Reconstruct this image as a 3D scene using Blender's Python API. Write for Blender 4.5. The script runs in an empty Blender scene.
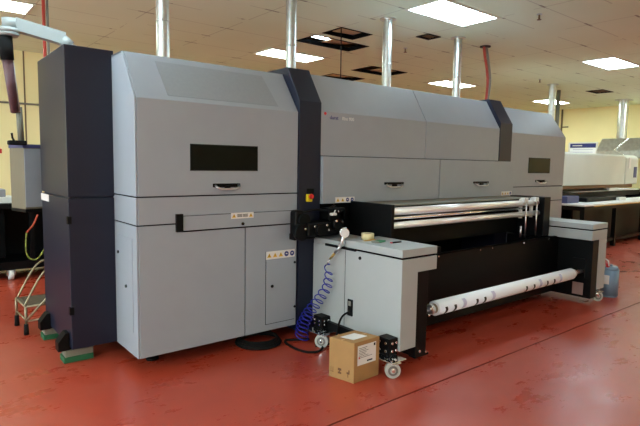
import bpy, bmesh, math, random
from mathutils import Vector, Matrix
random.seed(4)
S = bpy.context.scene
COL = S.collection
PI = math.pi

# ------------------------------------------------------------------ materials
WIN_FILL = 4.2  # glow of the added fill panes on the left wall
def mat(name, col, rough=.5, metal=0.0, noise=.03, nscale=6.0, bump=0.0, bscale=200.0, emis=None, estr=0.0, spec=.5, coat=0.0):
    m = bpy.data.materials.new(name); m.use_nodes = True
    nt = m.node_tree; N = nt.nodes; L = nt.links
    b = N['Principled BSDF']
    b.inputs['Roughness'].default_value = rough
    b.inputs['Metallic'].default_value = metal
    b.inputs['Specular IOR Level'].default_value = spec
    b.inputs['Coat Weight'].default_value = coat
    tc = N.new('ShaderNodeTexCoord'); nz = N.new('ShaderNodeTexNoise')
    nz.inputs['Scale'].default_value = nscale; nz.inputs['Detail'].default_value = 4
    L.new(tc.outputs['Object'], nz.inputs['Vector'])
    rp = N.new('ShaderNodeValToRGB')
    rp.color_ramp.elements[0].position = .3; rp.color_ramp.elements[1].position = .7
    rp.color_ramp.elements[0].color = tuple(max(0, c*(1-noise)) for c in col)+(1,)
    rp.color_ramp.elements[1].color = tuple(min(1, c*(1+noise)) for c in col)+(1,)
    L.new(nz.outputs['Fac'], rp.inputs['Fac']); L.new(rp.outputs['Color'], b.inputs['Base Color'])
    if bump:
        n2 = N.new('ShaderNodeTexNoise'); n2.inputs['Scale'].default_value = bscale
        L.new(tc.outputs['Object'], n2.inputs['Vector'])
        bp = N.new('ShaderNodeBump'); bp.inputs['Strength'].default_value = bump; bp.inputs['Distance'].default_value = .002
        L.new(n2.outputs['Fac'], bp.inputs['Height']); L.new(bp.outputs['Normal'], b.inputs['Normal'])
    if emis:
        b.inputs['Emission Color'].default_value = emis+(1,); b.inputs['Emission Strength'].default_value = estr
    return m

def lin(r, g, b):
    f = lambda c: ((c/255+.055)/1.055)**2.4 if c > 10 else c/255/12.92
    return (f(r), f(g), f(b))

M = {}
M['grey'] = mat('grey powder coat', lin(149,156,167), .40, noise=.02, bump=.05, bscale=500)
M['grey_slope'] = mat('grey perforated vent', lin(138,144,151), .36, noise=.03, nscale=40)
M['grey_ped'] = mat('pale grey powder coat', lin(164,168,170), .45, noise=.02, bump=.05, bscale=500)
M['navy'] = mat('dark navy powder coat', lin(19,24,44), .42, spec=.38, noise=.04, bump=.05, bscale=500)
M['seam'] = mat('dark gap', lin(10,10,11), .9, spec=.1)
M['black'] = mat('black painted steel', lin(6,6,7), .5, noise=.1, spec=.18)
M['black_sheet'] = mat('black apron sheet', lin(5,5,6), .45, noise=.08, nscale=3, spec=.12)
M['rubber'] = mat('black rubber', lin(16,16,16), .8, spec=.2)
M['glass_dark'] = mat('smoked glass', lin(14,17,14), .08, noise=.3, nscale=4, spec=.12)
M['chrome'] = mat('polished steel', (.85,.85,.87), .12, 1.0, noise=.02)
M['steel'] = mat('galvanised steel', (.62,.65,.66), .33, 1.0, noise=.12, nscale=14)
M['alu'] = mat('brushed aluminium', (.75,.75,.76), .3, 1.0, noise=.05)
M['white'] = mat('white plastic', lin(225,225,223), .45)
M['wheel'] = mat('off white nylon wheel', lin(178,178,174), .5)
M['hub'] = mat('zinc hub', lin(120,120,118), .4, .6)
M['paper'] = mat('white paper', lin(240,244,253), .55, noise=.01)
M['paper_grey'] = mat('cardboard core', lin(150,135,115), .8)
M['ink'] = mat('printed ink', lin(24,22,30), .6)
M['blue_ink'] = mat('blue ink', lin(40,50,120), .6)
M['yellow'] = mat('yellow plastic', lin(225,200,30), .5)
M['red'] = mat('red plastic', lin(205,35,40), .4)
M['blue'] = mat('blue polyurethane', lin(24,30,150), .3)
M['brass'] = mat('brass', (.75,.55,.2), .3, 1.0)
M['green_pad'] = mat('green rubber pad', lin(30,92,58), .8)
M['grey_pad'] = mat('grey steel plate', lin(118,118,106), .6)
M['box'] = mat('brown cardboard', lin(158,120,74), .8, noise=.05, nscale=14)
M['boxink'] = mat('brown print on cardboard', lin(95,60,32), .8)
M['label'] = mat('white shipping label', lin(222,218,216), .6)
M['tape'] = mat('masking tape', lin(224,208,160), .6)
M['green'] = mat('green card', lin(30,130,90), .5)
M['jug'] = mat('blue grey plastic', lin(112,135,158), .35, noise=.06)
M['tan_metal'] = mat('warm grey painted metal', lin(112,105,88), .5)
M['panel_grey'] = mat('light grey painted metal', lin(140,144,152), .4)
M['roller'] = mat('satin chrome roller', (.96,.96,.97), .28, .6, noise=.01)
M['sticker'] = mat('faded sticker', lin(150,118,112), .6)
M['arm'] = mat('pale grey enamel', lin(146,152,152), .45)
M['tube_brown'] = mat('mauve brown tube', lin(100,74,80), .5)
M['cover'] = mat('light grey cover', lin(200,205,200), .4, noise=.03, nscale=2)
M['table_white'] = mat('white table board', lin(235,236,238), .5)
M['wood_edge'] = mat('yellow wooden edge', lin(190,150,60), .6)
M['red_hose'] = mat('red hose', lin(170,62,52), .5)
M['grey_hose'] = mat('grey hose', lin(130,128,120), .5)
M['blue_case'] = mat('dark blue plastic', lin(60,66,110), .5)
M['brown'] = mat('brown board', lin(120,90,60), .6)
M['expanded'] = mat('expanded metal tread', lin(80,68,52), .7, .2, noise=.5, nscale=90)
M['handrail'] = mat('worn aluminium rail', lin(150,136,112), .4, .5)
M['plenum'] = mat('dusty roof deck', lin(205,180,140), .9, noise=.2, nscale=2)
M['grid'] = mat('ceiling frame', lin(120,100,75), .7)
M['warning'] = mat('warning yellow print', lin(215,170,40), .6)
M['earth'] = mat('yellow green cable', lin(135,145,60), .5, noise=.6, nscale=30)
M['orange'] = mat('orange cable', lin(180,70,40), .5)
M['lamp_frame'] = mat('white lamp frame', lin(225,222,210), .5)
M['lampA'] = mat('cool diffuser', (.9,.9,.9), .6, emis=(.75,1.0,1.10), estr=12.0)
M['lampC'] = mat('dim cool diffuser', (.9,.9,.9), .6, emis=(.75,1.0,1.10), estr=6.0)
M['lampB'] = mat('warm diffuser', (.9,.9,.9), .6, emis=(.84,1.0,.86), estr=13.0)
M['lampD'] = mat('bright warm diffuser', (.9,.9,.9), .6, emis=(.86,1.0,.88), estr=24.0)

# floor: red epoxy with mottling, scuffs and specks
def floor_mat():
    m = bpy.data.materials.new('red epoxy floor'); m.use_nodes = True
    nt = m.node_tree; N = nt.nodes; L = nt.links; b = N['Principled BSDF']
    tc = N.new('ShaderNodeTexCoord')
    n1 = N.new('ShaderNodeTexNoise'); n1.inputs['Scale'].default_value = .8; n1.inputs['Detail'].default_value = 10; n1.inputs['Roughness'].default_value = .6
    L.new(tc.outputs['Object'], n1.inputs['Vector'])
    r1 = N.new('ShaderNodeValToRGB')
    r1.color_ramp.elements[0].position = .25; r1.color_ramp.elements[0].color = lin(146,48,31)+(1,)
    r1.color_ramp.elements[1].position = .70; r1.color_ramp.elements[1].color = lin(176,66,44)+(1,)
    L.new(n1.outputs['Fac'], r1.inputs['Fac'])
    # worn pale streaks
    mp = N.new('ShaderNodeMapping'); mp.inputs['Scale'].default_value = (1.6, 3.0, 1); mp.inputs['Rotation'].default_value = (0,0,.6)
    L.new(tc.outputs['Object'], mp.inputs['Vector'])
    n2 = N.new('ShaderNodeTexNoise'); n2.inputs['Scale'].default_value = 1.3; n2.inputs['Detail'].default_value = 10; n2.inputs['Roughness'].default_value = .72
    L.new(mp.outputs['Vector'], n2.inputs['Vector'])
    r2 = N.new('ShaderNodeValToRGB'); r2.color_ramp.elements[0].position = .42; r2.color_ramp.elements[1].position = .8
    r2.color_ramp.elements[0].color = (0,0,0,1); r2.color_ramp.elements[1].color = (.38,.38,.38,1)
    L.new(n2.outputs['Fac'], r2.inputs['Fac'])
    mx = N.new('ShaderNodeMixRGB'); mx.inputs['Color2'].default_value = lin(172,88,66)+(1,)
    L.new(r2.outputs['Color'], mx.inputs['Fac']); L.new(r1.outputs['Color'], mx.inputs['Color1'])
    # specks
    v = N.new('ShaderNodeTexVoronoi'); v.inputs['Scale'].default_value = 2.3; L.new(tc.outputs['Object'], v.inputs['Vector'])
    r3 = N.new('ShaderNodeValToRGB'); r3.color_ramp.elements[0].position = .006; r3.color_ramp.elements[1].position = .018
    r3.color_ramp.elements[0].color = (.75,.75,.75,1); r3.color_ramp.elements[1].color = (0,0,0,1)
    L.new(v.outputs['Distance'], r3.inputs['Fac'])
    m3 = N.new('ShaderNodeMixRGB'); m3.inputs['Color2'].default_value = lin(110,78,66)+(1,)
    L.new(r3.outputs['Color'], m3.inputs['Fac']); L.new(mx.outputs['Color'], m3.inputs['Color1'])
    L.new(m3.outputs['Color'], b.inputs['Base Color'])
    r4 = N.new('ShaderNodeMapRange'); r4.inputs['From Min'].default_value = .35; r4.inputs['From Max'].default_value = .65; r4.inputs['To Min'].default_value = .24; r4.inputs['To Max'].default_value = .40
    L.new(n2.outputs['Fac'], r4.inputs['Value']); L.new(r4.outputs['Result'], b.inputs['Roughness'])
    b.inputs['Specular IOR Level'].default_value = .75
    n5 = N.new('ShaderNodeTexNoise'); n5.inputs['Scale'].default_value = 1.6; n5.inputs['Detail'].default_value = 1; L.new(tc.outputs['Object'], n5.inputs['Vector'])
    bp = N.new('ShaderNodeBump'); bp.inputs['Strength'].default_value = .12; bp.inputs['Distance'].default_value = .02
    L.new(n5.outputs['Fac'], bp.inputs['Height']); L.new(bp.outputs['Normal'], b.inputs['Normal'])
    return m
M['floor'] = floor_mat()

# ceiling tiles: 1.22 x 0.61 m lay-in tiles with thin bars and dusty marks at the crossings
def ceiling_mat():
    m = bpy.data.materials.new('ceiling tiles'); m.use_nodes = True
    nt = m.node_tree; N = nt.nodes; L = nt.links; b = N['Principled BSDF']
    g = N.new('ShaderNodeNewGeometry'); sp = N.new('ShaderNodeSeparateXYZ'); L.new(g.outputs['Position'], sp.inputs[0])
    def mth(op, a, bb=None):
        n = N.new('ShaderNodeMath'); n.operation = op
        for i, v in enumerate((a, bb)):
            if v is None: continue
            if isinstance(v, (int, float)): n.inputs[i].default_value = v
            else: L.new(v, n.inputs[i])
        return n.outputs[0]
    def dist(s, off, size):           # metres from the nearest bar
        t = mth('FRACT', mth('ADD', mth('DIVIDE', mth('SUBTRACT', s, off), size), .5))
        return mth('MULTIPLY', mth('ABSOLUTE', mth('SUBTRACT', t, .5)), size)
    dx = dist(sp.outputs[0], 3.81, 1.22); dy = dist(sp.outputs[1], .30, .61)
    bar = mth('LESS_THAN', mth('MINIMUM', dx, dy), .009)
    nz = N.new('ShaderNodeTexNoise'); nz.inputs['Scale'].default_value = 1.7; nz.inputs['Detail'].default_value = 3; L.new(g.outputs['Position'], nz.inputs['Vector'])
    bn = mth('MULTIPLY', bar, mth('MULTIPLY', mth('GREATER_THAN', nz.outputs['Fac'], .45), .26))
    cross = mth('MULTIPLY', mth('LESS_THAN', dx, .11), mth('LESS_THAN', dy, .016))
    cn = mth('MULTIPLY', cross, mth('GREATER_THAN', nz.outputs['Fac'], .47))
    fac = mth('MAXIMUM', bn, mth('MULTIPLY', cn, .62))
    n2 = N.new('ShaderNodeTexNoise'); n2.inputs['Scale'].default_value = .5; n2.inputs['Detail'].default_value = 4; L.new(g.outputs['Position'], n2.inputs['Vector'])
    r1 = N.new('ShaderNodeValToRGB'); r1.color_ramp.elements[0].position = .3; r1.color_ramp.elements[1].position = .7
    r1.color_ramp.elements[0].color = lin(228,235,208)+(1,); r1.color_ramp.elements[1].color = lin(236,243,220)+(1,)
    L.new(n2.outputs['Fac'], r1.inputs['Fac'])
    mx = N.new('ShaderNodeMixRGB'); mx.inputs['Color2'].default_value = lin(104,86,62)+(1,)
    L.new(fac, mx.inputs['Fac']); L.new(r1.outputs['Color'], mx.inputs['Color1'])
    L.new(mx.outputs['Color'], b.inputs['Base Color']); b.inputs['Roughness'].default_value = .9
    b.inputs['Specular IOR Level'].default_value = .2
    return m
M['ceiling'] = ceiling_mat()
M['wall'] = mat('yellow cream wall paint', lin(250,236,182), .7, noise=.03, nscale=1.2)
M['base'] = mat('dark baseboard', lin(70,60,50), .6)

# ------------------------------------------------------------------ helpers
class MB:
    """collects shapes in world coordinates and links them as one mesh object"""
    def __init__(s): s.bm = bmesh.new(); s.slots = []; s.cur = 0
    def use(s, m):
        if m not in s.slots: s.slots.append(m)
        s.cur = s.slots.index(m); return s
    def _fin(s, fs, smooth=False):
        for f in fs: f.material_index = s.cur; f.smooth = smooth
    def box(s, x0, x1, y0, y1, z0, z1, bev=0.0, rot=None, seg=2):
        t = bmesh.new(); bmesh.ops.create_cube(t, size=1)
        for v in t.verts:
            v.co = Vector(((x0+x1)/2+v.co.x*(x1-x0), (y0+y1)/2+v.co.y*(y1-y0), (z0+z1)/2+v.co.z*(z1-z0)))
        if bev: bmesh.ops.bevel(t, geom=t.edges[:], offset=bev, segments=seg, affect='EDGES', profile=.5)
        if rot:
            R = Matrix.Rotation(rot, 4, 'Z'); c = Vector(((x0+x1)/2, (y0+y1)/2, 0))
            for v in t.verts: v.co = R @ (v.co-c)+c
        s._merge(t); return s
    def _merge(s, t, smooth=False):
        mp = {v: s.bm.verts.new(v.co) for v in t.verts}
        fs = []
        for f in t.faces:
            try: fs.append(s.bm.faces.new([mp[v] for v in f.verts]))
            except ValueError: pass
        s._fin(fs, smooth); t.free()
    def prism(s, poly, a0, a1, axis='x', bev=0.0):
        """poly: points in the plane across axis ((y,z) for x, (x,z) for y, (x,y) for z)"""
        def P(a, p):
            return {'x': (a, p[0], p[1]), 'y': (p[0], a, p[1]), 'z': (p[0], p[1], a)}[axis]
        t = bmesh.new()
        A = [t.verts.new(P(a0, p)) for p in poly]; B = [t.verts.new(P(a1, p)) for p in poly]
        n = len(poly); t.faces.new(A); t.faces.new(B[::-1])
        for i in range(n): t.faces.new([A[i], B[i], B[(i+1) % n], A[(i+1) % n]])
        bmesh.ops.recalc_face_normals(t, faces=t.faces[:])
        if bev: bmesh.ops.bevel(t, geom=t.edges[:], offset=bev, segments=2, affect='EDGES', profile=.5)
        s._merge(t); return s
    def cyl(s, p0, p1, r0, r1=None, seg=20, cap=True):
        r1 = r0 if r1 is None else r1
        p0 = Vector(p0); p1 = Vector(p1); d = (p1-p0).normalized()
        u = d.orthogonal().normalized(); w = d.cross(u)
        A = []; B = []
        for i in range(seg):
            a = 2*PI*i/seg; o = u*math.cos(a)+w*math.sin(a)
            A.append(s.bm.verts.new(p0+o*r0)); B.append(s.bm.verts.new(p1+o*r1))
        fs = [s.bm.faces.new([A[i], A[(i+1) % seg], B[(i+1) % seg], B[i]]) for i in range(seg)]
        s._fin(fs, True)
        if cap: s._fin([s.bm.faces.new(A[::-1]), s.bm.faces.new(B)])
        return s
    def ring(s, p0, p1, ro, ri, seg=28):
        p0 = Vector(p0); p1 = Vector(p1); d = (p1-p0).normalized(); u = d.orthogonal().normalized(); w = d.cross(u)
        V = [[s.bm.verts.new(p+(u*math.cos(2*PI*i/seg)+w*math.sin(2*PI*i/seg))*r) for i in range(seg)] for p, r in ((p0, ro), (p1, ro), (p1, ri), (p0, ri))]
        for k in range(4):
            fs = [s.bm.faces.new([V[k][i], V[k][(i+1) % seg], V[(k+1) % 4][(i+1) % seg], V[(k+1) % 4][i]]) for i in range(seg)]
            s._fin(fs, k in (0, 2))
        return s
    def tube(s, pts, r, seg=8, smooth=0):
        pts = [Vector(p) for p in pts]
        for _ in range(smooth):
            q = [pts[0]]
            for a, b in zip(pts, pts[1:]): q += [a*.75+b*.25, a*.25+b*.75]
            pts = q+[pts[-1]]
        n = len(pts); rings = []; u = None
        for i, p in enumerate(pts):
            d = (pts[min(i+1, n-1)]-pts[max(i-1, 0)])
            d = d.normalized() if d.length > 1e-9 else Vector((0,0,1))
            u = d.orthogonal().normalized() if u is None else (u-d*u.dot(d)).normalized()
            w = d.cross(u)
            rings.append([s.bm.verts.new(p+(u*math.cos(2*PI*k/seg)+w*math.sin(2*PI*k/seg))*r) for k in range(seg)])
        fs = []
        for A, B in zip(rings, rings[1:]):
            fs += [s.bm.faces.new([A[k], A[(k+1) % seg], B[(k+1) % seg], B[k]]) for k in range(seg)]
        s._fin(fs, True); s._fin([s.bm.faces.new(rings[0][::-1]), s.bm.faces.new(rings[-1])])
        return s
    def poly(s, pts):
        s._fin([s.bm.faces.new([s.bm.verts.new(p) for p in pts])]); return s
    def build(s, name, m=None, parent=None):
        bmesh.ops.recalc_face_normals(s.bm, faces=s.bm.faces[:])
        org = Vector((0,0,0))
        p = parent
        while p is not None: org += p.location; p = p.parent
        own = Vector((0,0,0))
        if parent is None:
            vs = [v.co for v in s.bm.verts]
            own = Vector(((min(v.x for v in vs)+max(v.x for v in vs))/2, (min(v.y for v in vs)+max(v.y for v in vs))/2, min(v.z for v in vs)))
        for v in s.bm.verts: v.co -= org+own
        me = bpy.data.meshes.new(name); s.bm.to_mesh(me); s.bm.free()
        for mm in (s.slots if s.slots else [m]): me.materials.append(M[mm] if isinstance(mm, str) else mm)
        o = bpy.data.objects.new(name, me); COL.objects.link(o); o.location = own
        if parent is not None: o.parent = parent; o.location = (0,0,0)
        return o

def tag(o, label=None, cat=None, group=None, kind=None):
    if label: o['label'] = label
    if cat: o['category'] = cat
    if group: o['group'] = group
    if kind: o['kind'] = kind
    return o
def thing(name, loc, label, cat, group=None):
    o = bpy.data.objects.new(name, None); COL.objects.link(o); o.location = loc; o.empty_display_size = .1
    return tag(o, label, cat, group)
def struct(o, label=None): o['kind'] = 'structure'; return o
def copy_tree(o, parent=None):
    c = o.copy(); COL.objects.link(c)
    if parent is not None: c.parent = parent
    for ch in list(o.children): copy_tree(ch, c)
    return c
def Box(name, m, parent, *a, **k): return MB().box(*a, **k).build(name, m, parent)

def text(name, body, m, parent, loc, size, rotz=0.0, bold=0.0, tilt=PI/2):
    cu = bpy.data.curves.new(name, 'FONT'); cu.body = body; cu.size = size; cu.extrude = .0008; cu.offset = bold
    cu.resolution_u = 2
    t = bpy.data.objects.new(name, cu); COL.objects.link(t)
    dg = bpy.context.evaluated_depsgraph_get()
    me = bpy.data.meshes.new_from_object(t.evaluated_get(dg)); bpy.data.objects.remove(t)
    me.transform(Matrix.Translation(Vector(loc)-sum_loc(parent)) @ Matrix.Rotation(rotz, 4, 'Z') @ Matrix.Rotation(tilt, 4, 'X'))
    me.materials.clear(); me.materials.append(M[m])
    o = bpy.data.objects.new(name, me); COL.objects.link(o); o.parent = parent
    return o
def sum_loc(p):
    v = Vector((0,0,0))
    while p is not None: v += p.location; p = p.parent
    return v

# ------------------------------------------------------------------ the room
X0, X1, Y0, Y1, H = -6.0, 16.5, -8.5, 7.4, 3.6
FJ = -1.445                                        # sawn joint across the floor
b = MB().use('floor')
b.box(X0, X1, FJ+.007, Y1, -.1, 0); b.box(X0, X1, Y0, FJ-.007, -.1, 0)
b.use('seam'); b.box(X0, X1, FJ-.007, FJ+.007, -.1, -.006)
struct(b.build('floor'))

holes = set()
def cell(x, y): return (math.floor((x-3.81)/1.22+1e-6), math.floor((y-.30)/.61+1e-6))
xs = [3.81+1.22*k for k in range(-8, 11)]; ys = [.30+.61*k for k in range(-15, 12)]
xs = [X0]+[x for x in xs if X0 < x < X1]+[X1]; ys = [Y0]+[y for y in ys if Y0 < y < Y1]+[Y1]
hole_rects = [(3.81, 4.42, 2.13, 2.56), (3.81, 4.95, 2.74, 3.25), (6.25, 7.30, 3.96, 4.57), (6.25, 7.2, 5.18, 5.7), (5.03, 5.29, 1.52, 1.73), (12.6, 13.2, 2.13, 2.52)]
cx = sorted(set(xs+[v for h in hole_rects for v in h[:2]])); cy = sorted(set(ys+[v for h in hole_rects for v in h[2:]]))
b = MB().use('ceiling')
for i in range(len(cx)-1):
    for j in range(len(cy)-1):
        mx_, my_ = (cx[i]+cx[i+1])/2, (cy[j]+cy[j+1])/2
        if any(h[0] < mx_ < h[1] and h[2] < my_ < h[3] for h in hole_rects): continue
        b.poly([(cx[i], cy[j], H), (cx[i], cy[j+1], H), (cx[i+1], cy[j+1], H), (cx[i+1], cy[j], H)])
bmesh.ops.remove_doubles(b.bm, verts=b.bm.verts[:], dist=1e-5)
bmesh.ops.solidify(b.bm, geom=b.bm.faces[:], thickness=.02)
zlo = min(v.co.z for v in b.bm.verts)
for v in b.bm.verts: v.co.z += H-zlo
struct(b.build('ceiling'))
b = MB()
for h in hole_rects[:4]:
    b.use('seam')
    b.box(h[0]-.012, h[0]+.01, h[2]-.012, h[3]+.012, H-.008, H+.06); b.box(h[1]-.01, h[1]+.012, h[2]-.012, h[3]+.012, H-.008, H+.06)
    b.box(h[0]-.012, h[1]+.012, h[2]-.012, h[2]+.01, H-.008, H+.06); b.box(h[0]-.012, h[1]+.012, h[3]-.01, h[3]+.012, H-.008, H+.06)
struct(b.build('trim_1'))
b = MB().use('plenum'); b.box(X0, X1, Y0, Y1, 3.9, 3.95)
for k in range(6): b.use('seam').box(X0, X1, 1.2+k*1.1, 1.27+k*1.1, 3.82, 3.9)
struct(b.build('trim_2'))

struct(Box('wall_back', 'wall', None, X0-.1, X1+.1, Y1, Y1+.1, 0, 4.35))
struct(Box('wall_front', 'wall', None, X0-.1, X1+.1, Y0-.1, Y0, 0, 4.35))
struct(Box('wall_left', 'wall', None, X0-.1, X0, Y0, Y1, 0, 4.35))
struct(Box('wall_right', 'wall', None, X1, X1+.1, Y0, Y1, 0, 4.35))
struct(Box('baseboard_right', 'base', None, X1-.015, X1, Y0, Y1, 0, .12))
struct(Box('baseboard_back', 'base', None, X0, X1-.015, Y1-.015, Y1, 0, .12))
# unseen windows added on the left wall, their glowing panes serve as fill light
M['fill_light'] = mat('glowing fill light pane', (.8,.8,.8), .6, emis=(.76,.98,1.08), estr=WIN_FILL)
def fill_window_unit(k, axis, c):
    if axis == 'x': q = lambda a0, a1, d0, d1, z0, z1: (X0+d0, X0+d1, c+a0, c+a1, z0, z1)
    else: q = lambda a0, a1, d0, d1, z0, z1: (c+a0, c+a1, Y0+d0, Y0+d1, z0, z1)
    b = MB().use('lamp_frame')
    for a in ((-1.25, -1.17), (-.04, .04), (1.17, 1.25)): b.box(*q(a[0], a[1], 0, .06, .9, 3.2))
    for z in ((.9, .98), (3.12, 3.2)): b.box(*q(-1.25, 1.25, 0, .06, *z))
    o = struct(b.build('window_%d' % k)); p = MB().box(*q(-1.17, 1.17, .005, .02, .98, 3.12)).build('window_pane', 'fill_light', o)  # out-of-view window added for its light

for k, (ax, c_) in enumerate((('x', -5.5), ('x', -2.4), ('x', .7), ('x', 3.8))): fill_window_unit(k+1, ax, c_)
# panel joints and conduit on the walls
b = MB().use('grid'); b.box(.56, .585, Y1-.006, Y1, .12, H); b.box(-3.1, -3.075, Y1-.006, Y1, .12, H); b.box(-.65, -.625, Y1-.006, Y1, .12, H)
struct(b.build('trim_3'))
c = MB().tube([(-5, Y1-.03, 2.63), (3.5, Y1-.03, 2.63)], .018).build('conduit', 'grey_hose')
tag(c, 'thin conduit running level along the cream wall behind the dark tower', 'conduit')
b = MB().tube([(X1-.04, 5.03, .0), (X1-.04, 5.03, 3.6)], .03).tube([(X1-.04, 5.03, 3.0), (X1-.04, 4.8, 3.0)], .02)
tag(b.build('conduit', 'grid'), 'vertical brown conduit on the far right wall above the printer', 'conduit')

# ------------------------------------------------------------------ ceiling lights
def light(x, y, m, label):
    t = thing('ceiling_light', (x+.61, y+.305, H), label, 'ceiling light', 'recessed fluorescent ceiling lights')
    f = MB().use('lamp_frame')
    f.box(x, x+.03, y, y+.61, H-.015, H-.001); f.box(x+1.19, x+1.22, y, y+.61, H-.015, H-.001)
    f.box(x+.03, x+1.19, y, y+.03, H-.015, H-.001); f.box(x+.03, x+1.19, y+.58, y+.61, H-.015, H-.001)
    f.build('frame', None, t)
    MB().box(x+.03, x+1.19, y+.03, y+.58, H-.010, H-.002).build('diffuser', m, t)
    return t
vis = {(3.81, .30): 'large bright ceiling light panel at the top centre, nearest the camera',
       (3.81, 3.96): 'ceiling light panel crossed by the pipe above the first dark column',
       (8.69, 3.96): 'ceiling light panel crossed by the pipe above the middle of the printer',
       (8.69, .30): 'ceiling light panel at the far right edge of the picture',
       (13.57, 3.96): 'smallest and farthest ceiling light panel, behind the far pipe',
       (-1.07, 3.96): 'ceiling light panel at the top left corner above the grey arm'}
for x in (-5.95, -1.07, 3.81, 8.69, 13.57):
    for y in (.30, 3.96, -3.36, -7.02):
        if x < -5 and y > 3: continue
        light(x, y, 'lampD' if x > 13 else 'lampB' if (y > 3 or x < -5) else ('lampA' if y > 0 else 'lampC'), vis.get((x, y), 'ceiling light panel outside the view behind or beside the camera'))

def pale_insert(x0, x1, y0, y1, z, tilt, lb):  # pale sheet added in an opening, standing in for the lit deck above
    b = MB().box(x0, x1, y0, y1, z, z+.015)
    for v in b.bm.verts: v.co.z += (v.co.x-x0)*tilt
    tag(b.build('pale_insert', 'plenum'), lb, 'ceiling tile')
pale_insert(3.95, 4.38, 2.17, 2.50, 3.63, .05, 'pale sheet added to look lit inside the small upper ceiling opening')
pale_insert(4.30, 4.88, 2.80, 3.20, 3.64, .10, 'pale sheet added to look lit at the right of the big ceiling opening with the lit lamp')
pale_insert(6.75, 7.25, 4.02, 4.52, 3.64, .04, 'pale sheet added to look lit in the opening right of the second pipe')
pale_insert(6.32, 7.0, 5.24, 5.66, 3.63, .04, 'pale sheet added to look lit in the lowest, farthest ceiling opening')
# duct stub and red pipe seen through the open tiles
b = MB().use('steel'); b.cyl((2.5, 3.05, 3.79), (8.0, 3.05, 3.79), .09); b.build('air_duct')
tag(bpy.data.objects['air_duct'], 'round duct above the open ceiling tiles', 'duct')
tag(MB().tube([(4.5, 4.3, 3.75), (9, 4.3, 3.75)], .05).build('sprinkler_pipe', 'red_hose'), 'red pipe seen inside the open ceiling tile left of the second pipe', 'pipe')
t = thing('strip_lamp', (3.95, 3.0, 3.66), 'short lit lamp inside the big open ceiling tile', 'lamp')
Box('lamp_housing', 'white', t, 3.80, 4.30, 2.93, 3.07, 3.66, 3.72); Box('tube', 'lampA', t, 3.83, 4.27, 2.96, 3.04, 3.645, 3.66)
tag(MB().tube([(3.95, 2.3, 3.64), (3.956, 2.3, 3.3), (3.96, 2.3, 2.0)], .008).build('hanging_cable', 'black'), 'thin dark cable hanging from the open ceiling tile', 'cable')
for (x, y), lb in (((5.50, 2.40), 'small sprinkler head on the ceiling between the second and third pipes'), ((5.27, -.12), 'small sprinkler head right of the largest ceiling light'), ((10.05, 2.42), 'small sprinkler head on the ceiling left of the far pipe')):
    t = thing('ceiling_sprinkler', (x, y, H), lb, 'sprinkler', 'ceiling sprinkler heads')
    MB().cyl((x, y, H), (x, y, H-.01), .035).build('flange', 'steel', t)
    MB().cyl((x, y, H-.01), (x, y, H-.07), .012).cyl((x, y, H-.07), (x, y, H-.075), .028).build('nozzle', 'brown', t)
for (x0, x1, y0, y1), lb in ((hole_rects[4], 'small square black ceiling vent left of the third pipe'), (hole_rects[5], 'dark ceiling vent at the right below the far right light')):
    t = thing('ceiling_vent', ((x0+x1)/2, (y0+y1)/2, H), lb, 'vent')
    b = MB().use('seam'); b.box(x0, x1, y0, y1, H+.03, H+.05); b.build('backing', None, t)
    b = MB().use('black')
    b.box(x0-.02, x0+.01, y0-.02, y1+.02, H-.012, H+.03); b.box(x1-.01, x1+.02, y0-.02, y1+.02, H-.012, H+.03); b.box(x0, x1, y0-.02, y0+.01, H-.012, H+.03); b.box(x0, x1, y1-.01, y1+.02, H-.012, H+.03)
    b.build('frame', None, t)
    for k in range(3):
        yy = y0+(k+1)*(y1-y0)/4; Box('slat', 'brown', t, x0, x1, yy-.008, yy+.008, H, H+.02)

# ------------------------------------------------------------------ exhaust pipes
def pipe(x, y, z0, r, label, z1=H):
    t = thing('exhaust_pipe', (x, y, z0), label, 'pipe', 'galvanised exhaust pipes rising to the ceiling')
    MB().cyl((x, y, z0), (x, y, z1), r, seg=28, cap=False).build('duct_tube', 'steel', t)
    MB().ring((x, y, z1-.012), (x, y, z1), r+.05, r-.002).build('ceiling_collar', 'steel', t)
    MB().ring((x, y, z0), (x, y, z0+.03), r+.03, r-.002).build('base_collar', 'steel', t)
    MB().ring((x, y, z1-.62), (x, y, z1-.60), r+.004, r-.002).build('seam_ring', 'steel', t)
PT = 2.4186
pipe(.781, 1.37, 2.4195, .063, 'galvanised pipe rising from the large left cabinet, nearest the camera')
pipe(2.356, 1.37, 2.449, .063, 'galvanised pipe just behind the first dark column')
pipe(3.99, 1.37, 2.449, .063, 'galvanised pipe rising from the middle of the printer, right of the open ceiling tiles')
pipe(5.57, 1.37, 2.4195, .063, 'galvanised pipe just left of the red and grey hose')
pipe(10.99, 2.6, 1.93, .08, 'thick galvanised pipe at the far end behind the right cabinet')
t = thing('duct_stub', (11.2, 2.6, 1.93), 'narrow dull pipe close behind the thick far pipe', 'pipe')
MB().cyl((11.34, 2.62, 1.93), (11.34, 2.62, 3.5), .045).build('duct_tube', 'grey_pad', t)
t = thing('ceiling_hose_pair', (6.6, 1.41, PT), 'red hose and grey hose bending down from the ceiling to the printer', 'hose')
MB().tube([(6.33, 1.41, 3.6), (6.36, 1.41, 3.45), (6.44, 1.41, 3.25), (6.5, 1.41, 3.0), (6.4, 1.41, PT)], .022, smooth=2).build('red_hose', 'red_hose', t)
MB().tube([(6.40, 1.41, 3.6), (6.46, 1.41, 3.42), (6.53, 1.41, 3.2), (6.56, 1.41, 2.95), (6.43, 1.42, PT)], .022, smooth=2).build('grey_hose', 'grey_hose', t)
MB().cyl((6.365, 1.41, 3.585), (6.365, 1.41, 3.6), .09).build('ceiling_plate', 'black', t)
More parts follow.
